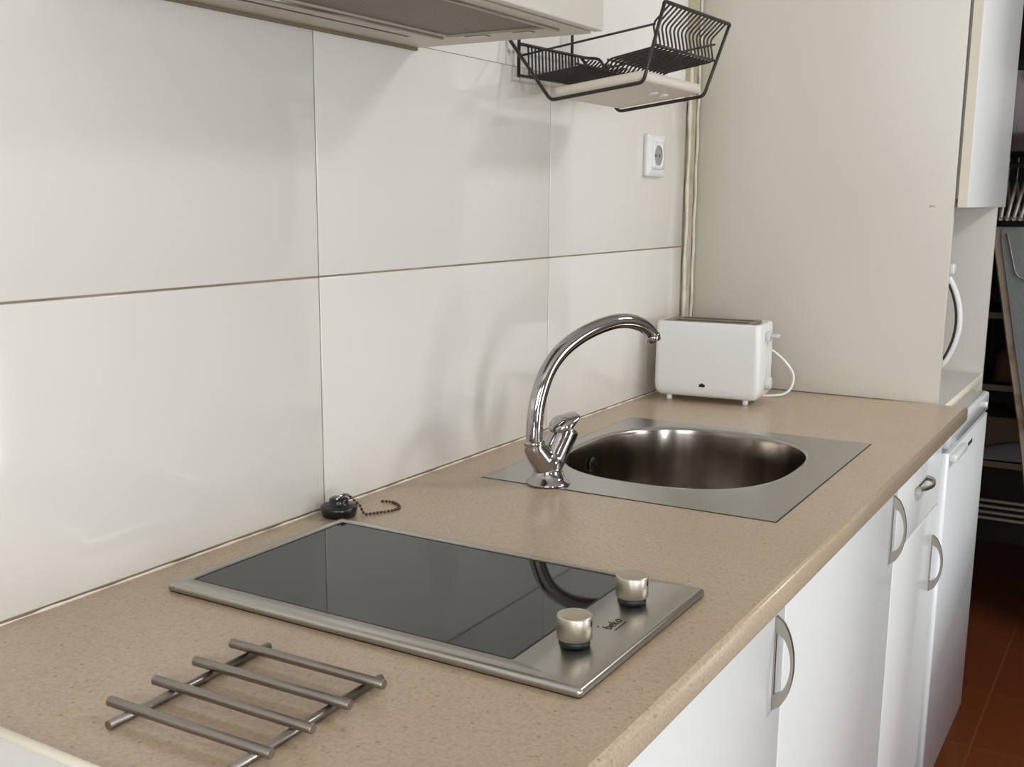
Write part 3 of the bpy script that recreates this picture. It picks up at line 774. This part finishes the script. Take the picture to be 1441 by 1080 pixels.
ib = thing('ironing_board', 'grey covered ironing board with beige trim upright in the closet', 'ironing board', (3.09, -.69, -.49))
zs = [.341, .335, .30, .185, .03, -.125, -.203, -.30, -.38, -.44, -.47, -.485]
hw = [.176, .181, .179, .155, .124, .091, .075, .058, .043, .028, .014, .003]
def outline(off, x):
    L_ = [(x, -.69+max(.001, w-off), z) for z, w in zip(zs, hw)]; R_ = [(x, -.69-max(.001, w-off), z) for z, w in zip(zs, hw)]
    return R_+L_[::-1]
b = MB(); b.loops([outline(.0, 3.075), outline(.004, 3.068)], False, True, smooth=False); b.loops([outline(.0, 3.075), outline(.0, 3.10)], False, True, smooth=False); b.build('padding', M['cloth_beige'], ib)
b = MB(); b.loops([outline(.020, 3.0675), outline(.022, 3.0645)], True, True, smooth=False); b.build('cover', M['cloth_grey'], ib)
b = MB(); b.tube(fillet([(3.062, -.545, .325), (3.062, -.575, .215), (3.062, -.605, .205), (3.062, -.612, .23)], .02), .0018, 6); b.ball((3.062, -.606, .212), .006, 8); b.build('cord', M['hanger'], ib)
for y in (-.72, -.66):
    b = MB(); b.tube([(3.112, y, .26), (3.112, y-.01, -.38)], .009, 10); b.build('leg', M['steel_dark'], ib)
b = MB(); b.tube([(3.105, -.69, .325), (3.130, -.69, .42), (3.238, -.69, .5)]+[(3.25-.0105*math.cos(k*PI/8), -.69, .505+.0105*math.sin(k*PI/8)) for k in range(9)], .0025, 8); b.build('hook', M['steel_dark'], ib)

# ------------------------------------------------------------------ light
def area(name, loc, rot, sx, sy, power, rgb):
    l = bpy.data.lights.new(name, 'AREA'); l.shape = 'RECTANGLE'; l.size = sx; l.size_y = sy; l.energy = power; l.color = rgb
    o = bpy.data.objects.new(name, l); COL.objects.link(o); o.location = Vector(loc)+Vector((0, 0, C)); o.rotation_euler = rot; return o
area('daylight_window', ((WX0+WX1)/2, YR-.14, (WZ0+WZ1)/2), (PI/2, 0, 0), WX1-WX0+.1, WZ1-WZ0+.1, 130, (.88, .96, 1.03))
area('daylight_balcony', ((UX0+UX1)/2, YR-.14, (UZ0+UZ1)/2), (PI/2, 0, 0), UX1-UX0+.1, UZ1-UZ0+.1, 36, (.88, .96, 1.04))  # fill light behind the added front window
area('daylight_back', (XB-.14, (VY0+VY1)/2, (VZ0+VZ1)/2), (PI/2, 0, -PI/2), VY1-VY0+.1, VZ1-VZ0+.1, 54, (.94, .98, 1.03))  # fill light behind the added back window, brightens the side panel
cl_ = thing('ceiling_light', 'round white flush ceiling light over the walkway beside the fridge', 'ceiling light', (2.4, -2.1, CE))
b = MB(); b.lathe((2.4, -2.1, CE-.0005), [(.30, 0), (.30, -.035), (.285, -.04), (.0005, -.04)], 40); b.build('housing', M['plastic'], cl_)
l = bpy.data.lights.new('ceiling_lamp', 'AREA'); l.shape = 'DISK'; l.size = .54; l.energy = 32; l.color = (.97, .98, .98)  # unseen overhead lamp, added as fill for the worktop and fridge side
o = bpy.data.objects.new('ceiling_lamp', l); COL.objects.link(o); o.location = (2.4, -2.1, CE-.043+C)
w = bpy.data.worlds.new('sky'); bpy.context.scene.world = w; w.use_nodes = True
w.node_tree.nodes['Background'].inputs['Color'].default_value = (.75, .85, 1, 1); w.node_tree.nodes['Background'].inputs['Strength'].default_value = .6

# ------------------------------------------------------------------ camera
cam = bpy.data.cameras.new('camera'); co = bpy.data.objects.new('camera', cam); COL.objects.link(co)
yaw, pitch, roll = math.radians(31.3066), math.radians(10.7204), math.radians(.3215)
fw = Vector((math.cos(yaw)*math.cos(pitch), math.sin(yaw)*math.cos(pitch), -math.sin(pitch)))
rt = fw.cross(Vector((0, 0, 1))).normalized(); up = rt.cross(fw)
r2 = rt*math.cos(roll)+up*math.sin(roll); u2 = up*math.cos(roll)-rt*math.sin(roll)
R = Matrix((r2, u2, -fw)).transposed().to_4x4()
co.matrix_world = Matrix.Translation((-.08196, -.91618, .39992+C)) @ R
cam.sensor_width = 36; cam.lens = 1539.1/1441*36; cam.shift_x = (720.5-703.14)/1441; cam.shift_y = (574.6-540)/1441
cam.clip_start = .02
sc = bpy.context.scene; sc.camera = co
sc.view_settings.view_transform = 'Standard'; sc.view_settings.look = 'None'; sc.view_settings.gamma = 1; sc.view_settings.use_curve_mapping = False
sc.view_settings.exposure = 0.03
sc.cycles.max_bounces = 10; sc.cycles.diffuse_bounces = 5; sc.cycles.glossy_bounces = 5
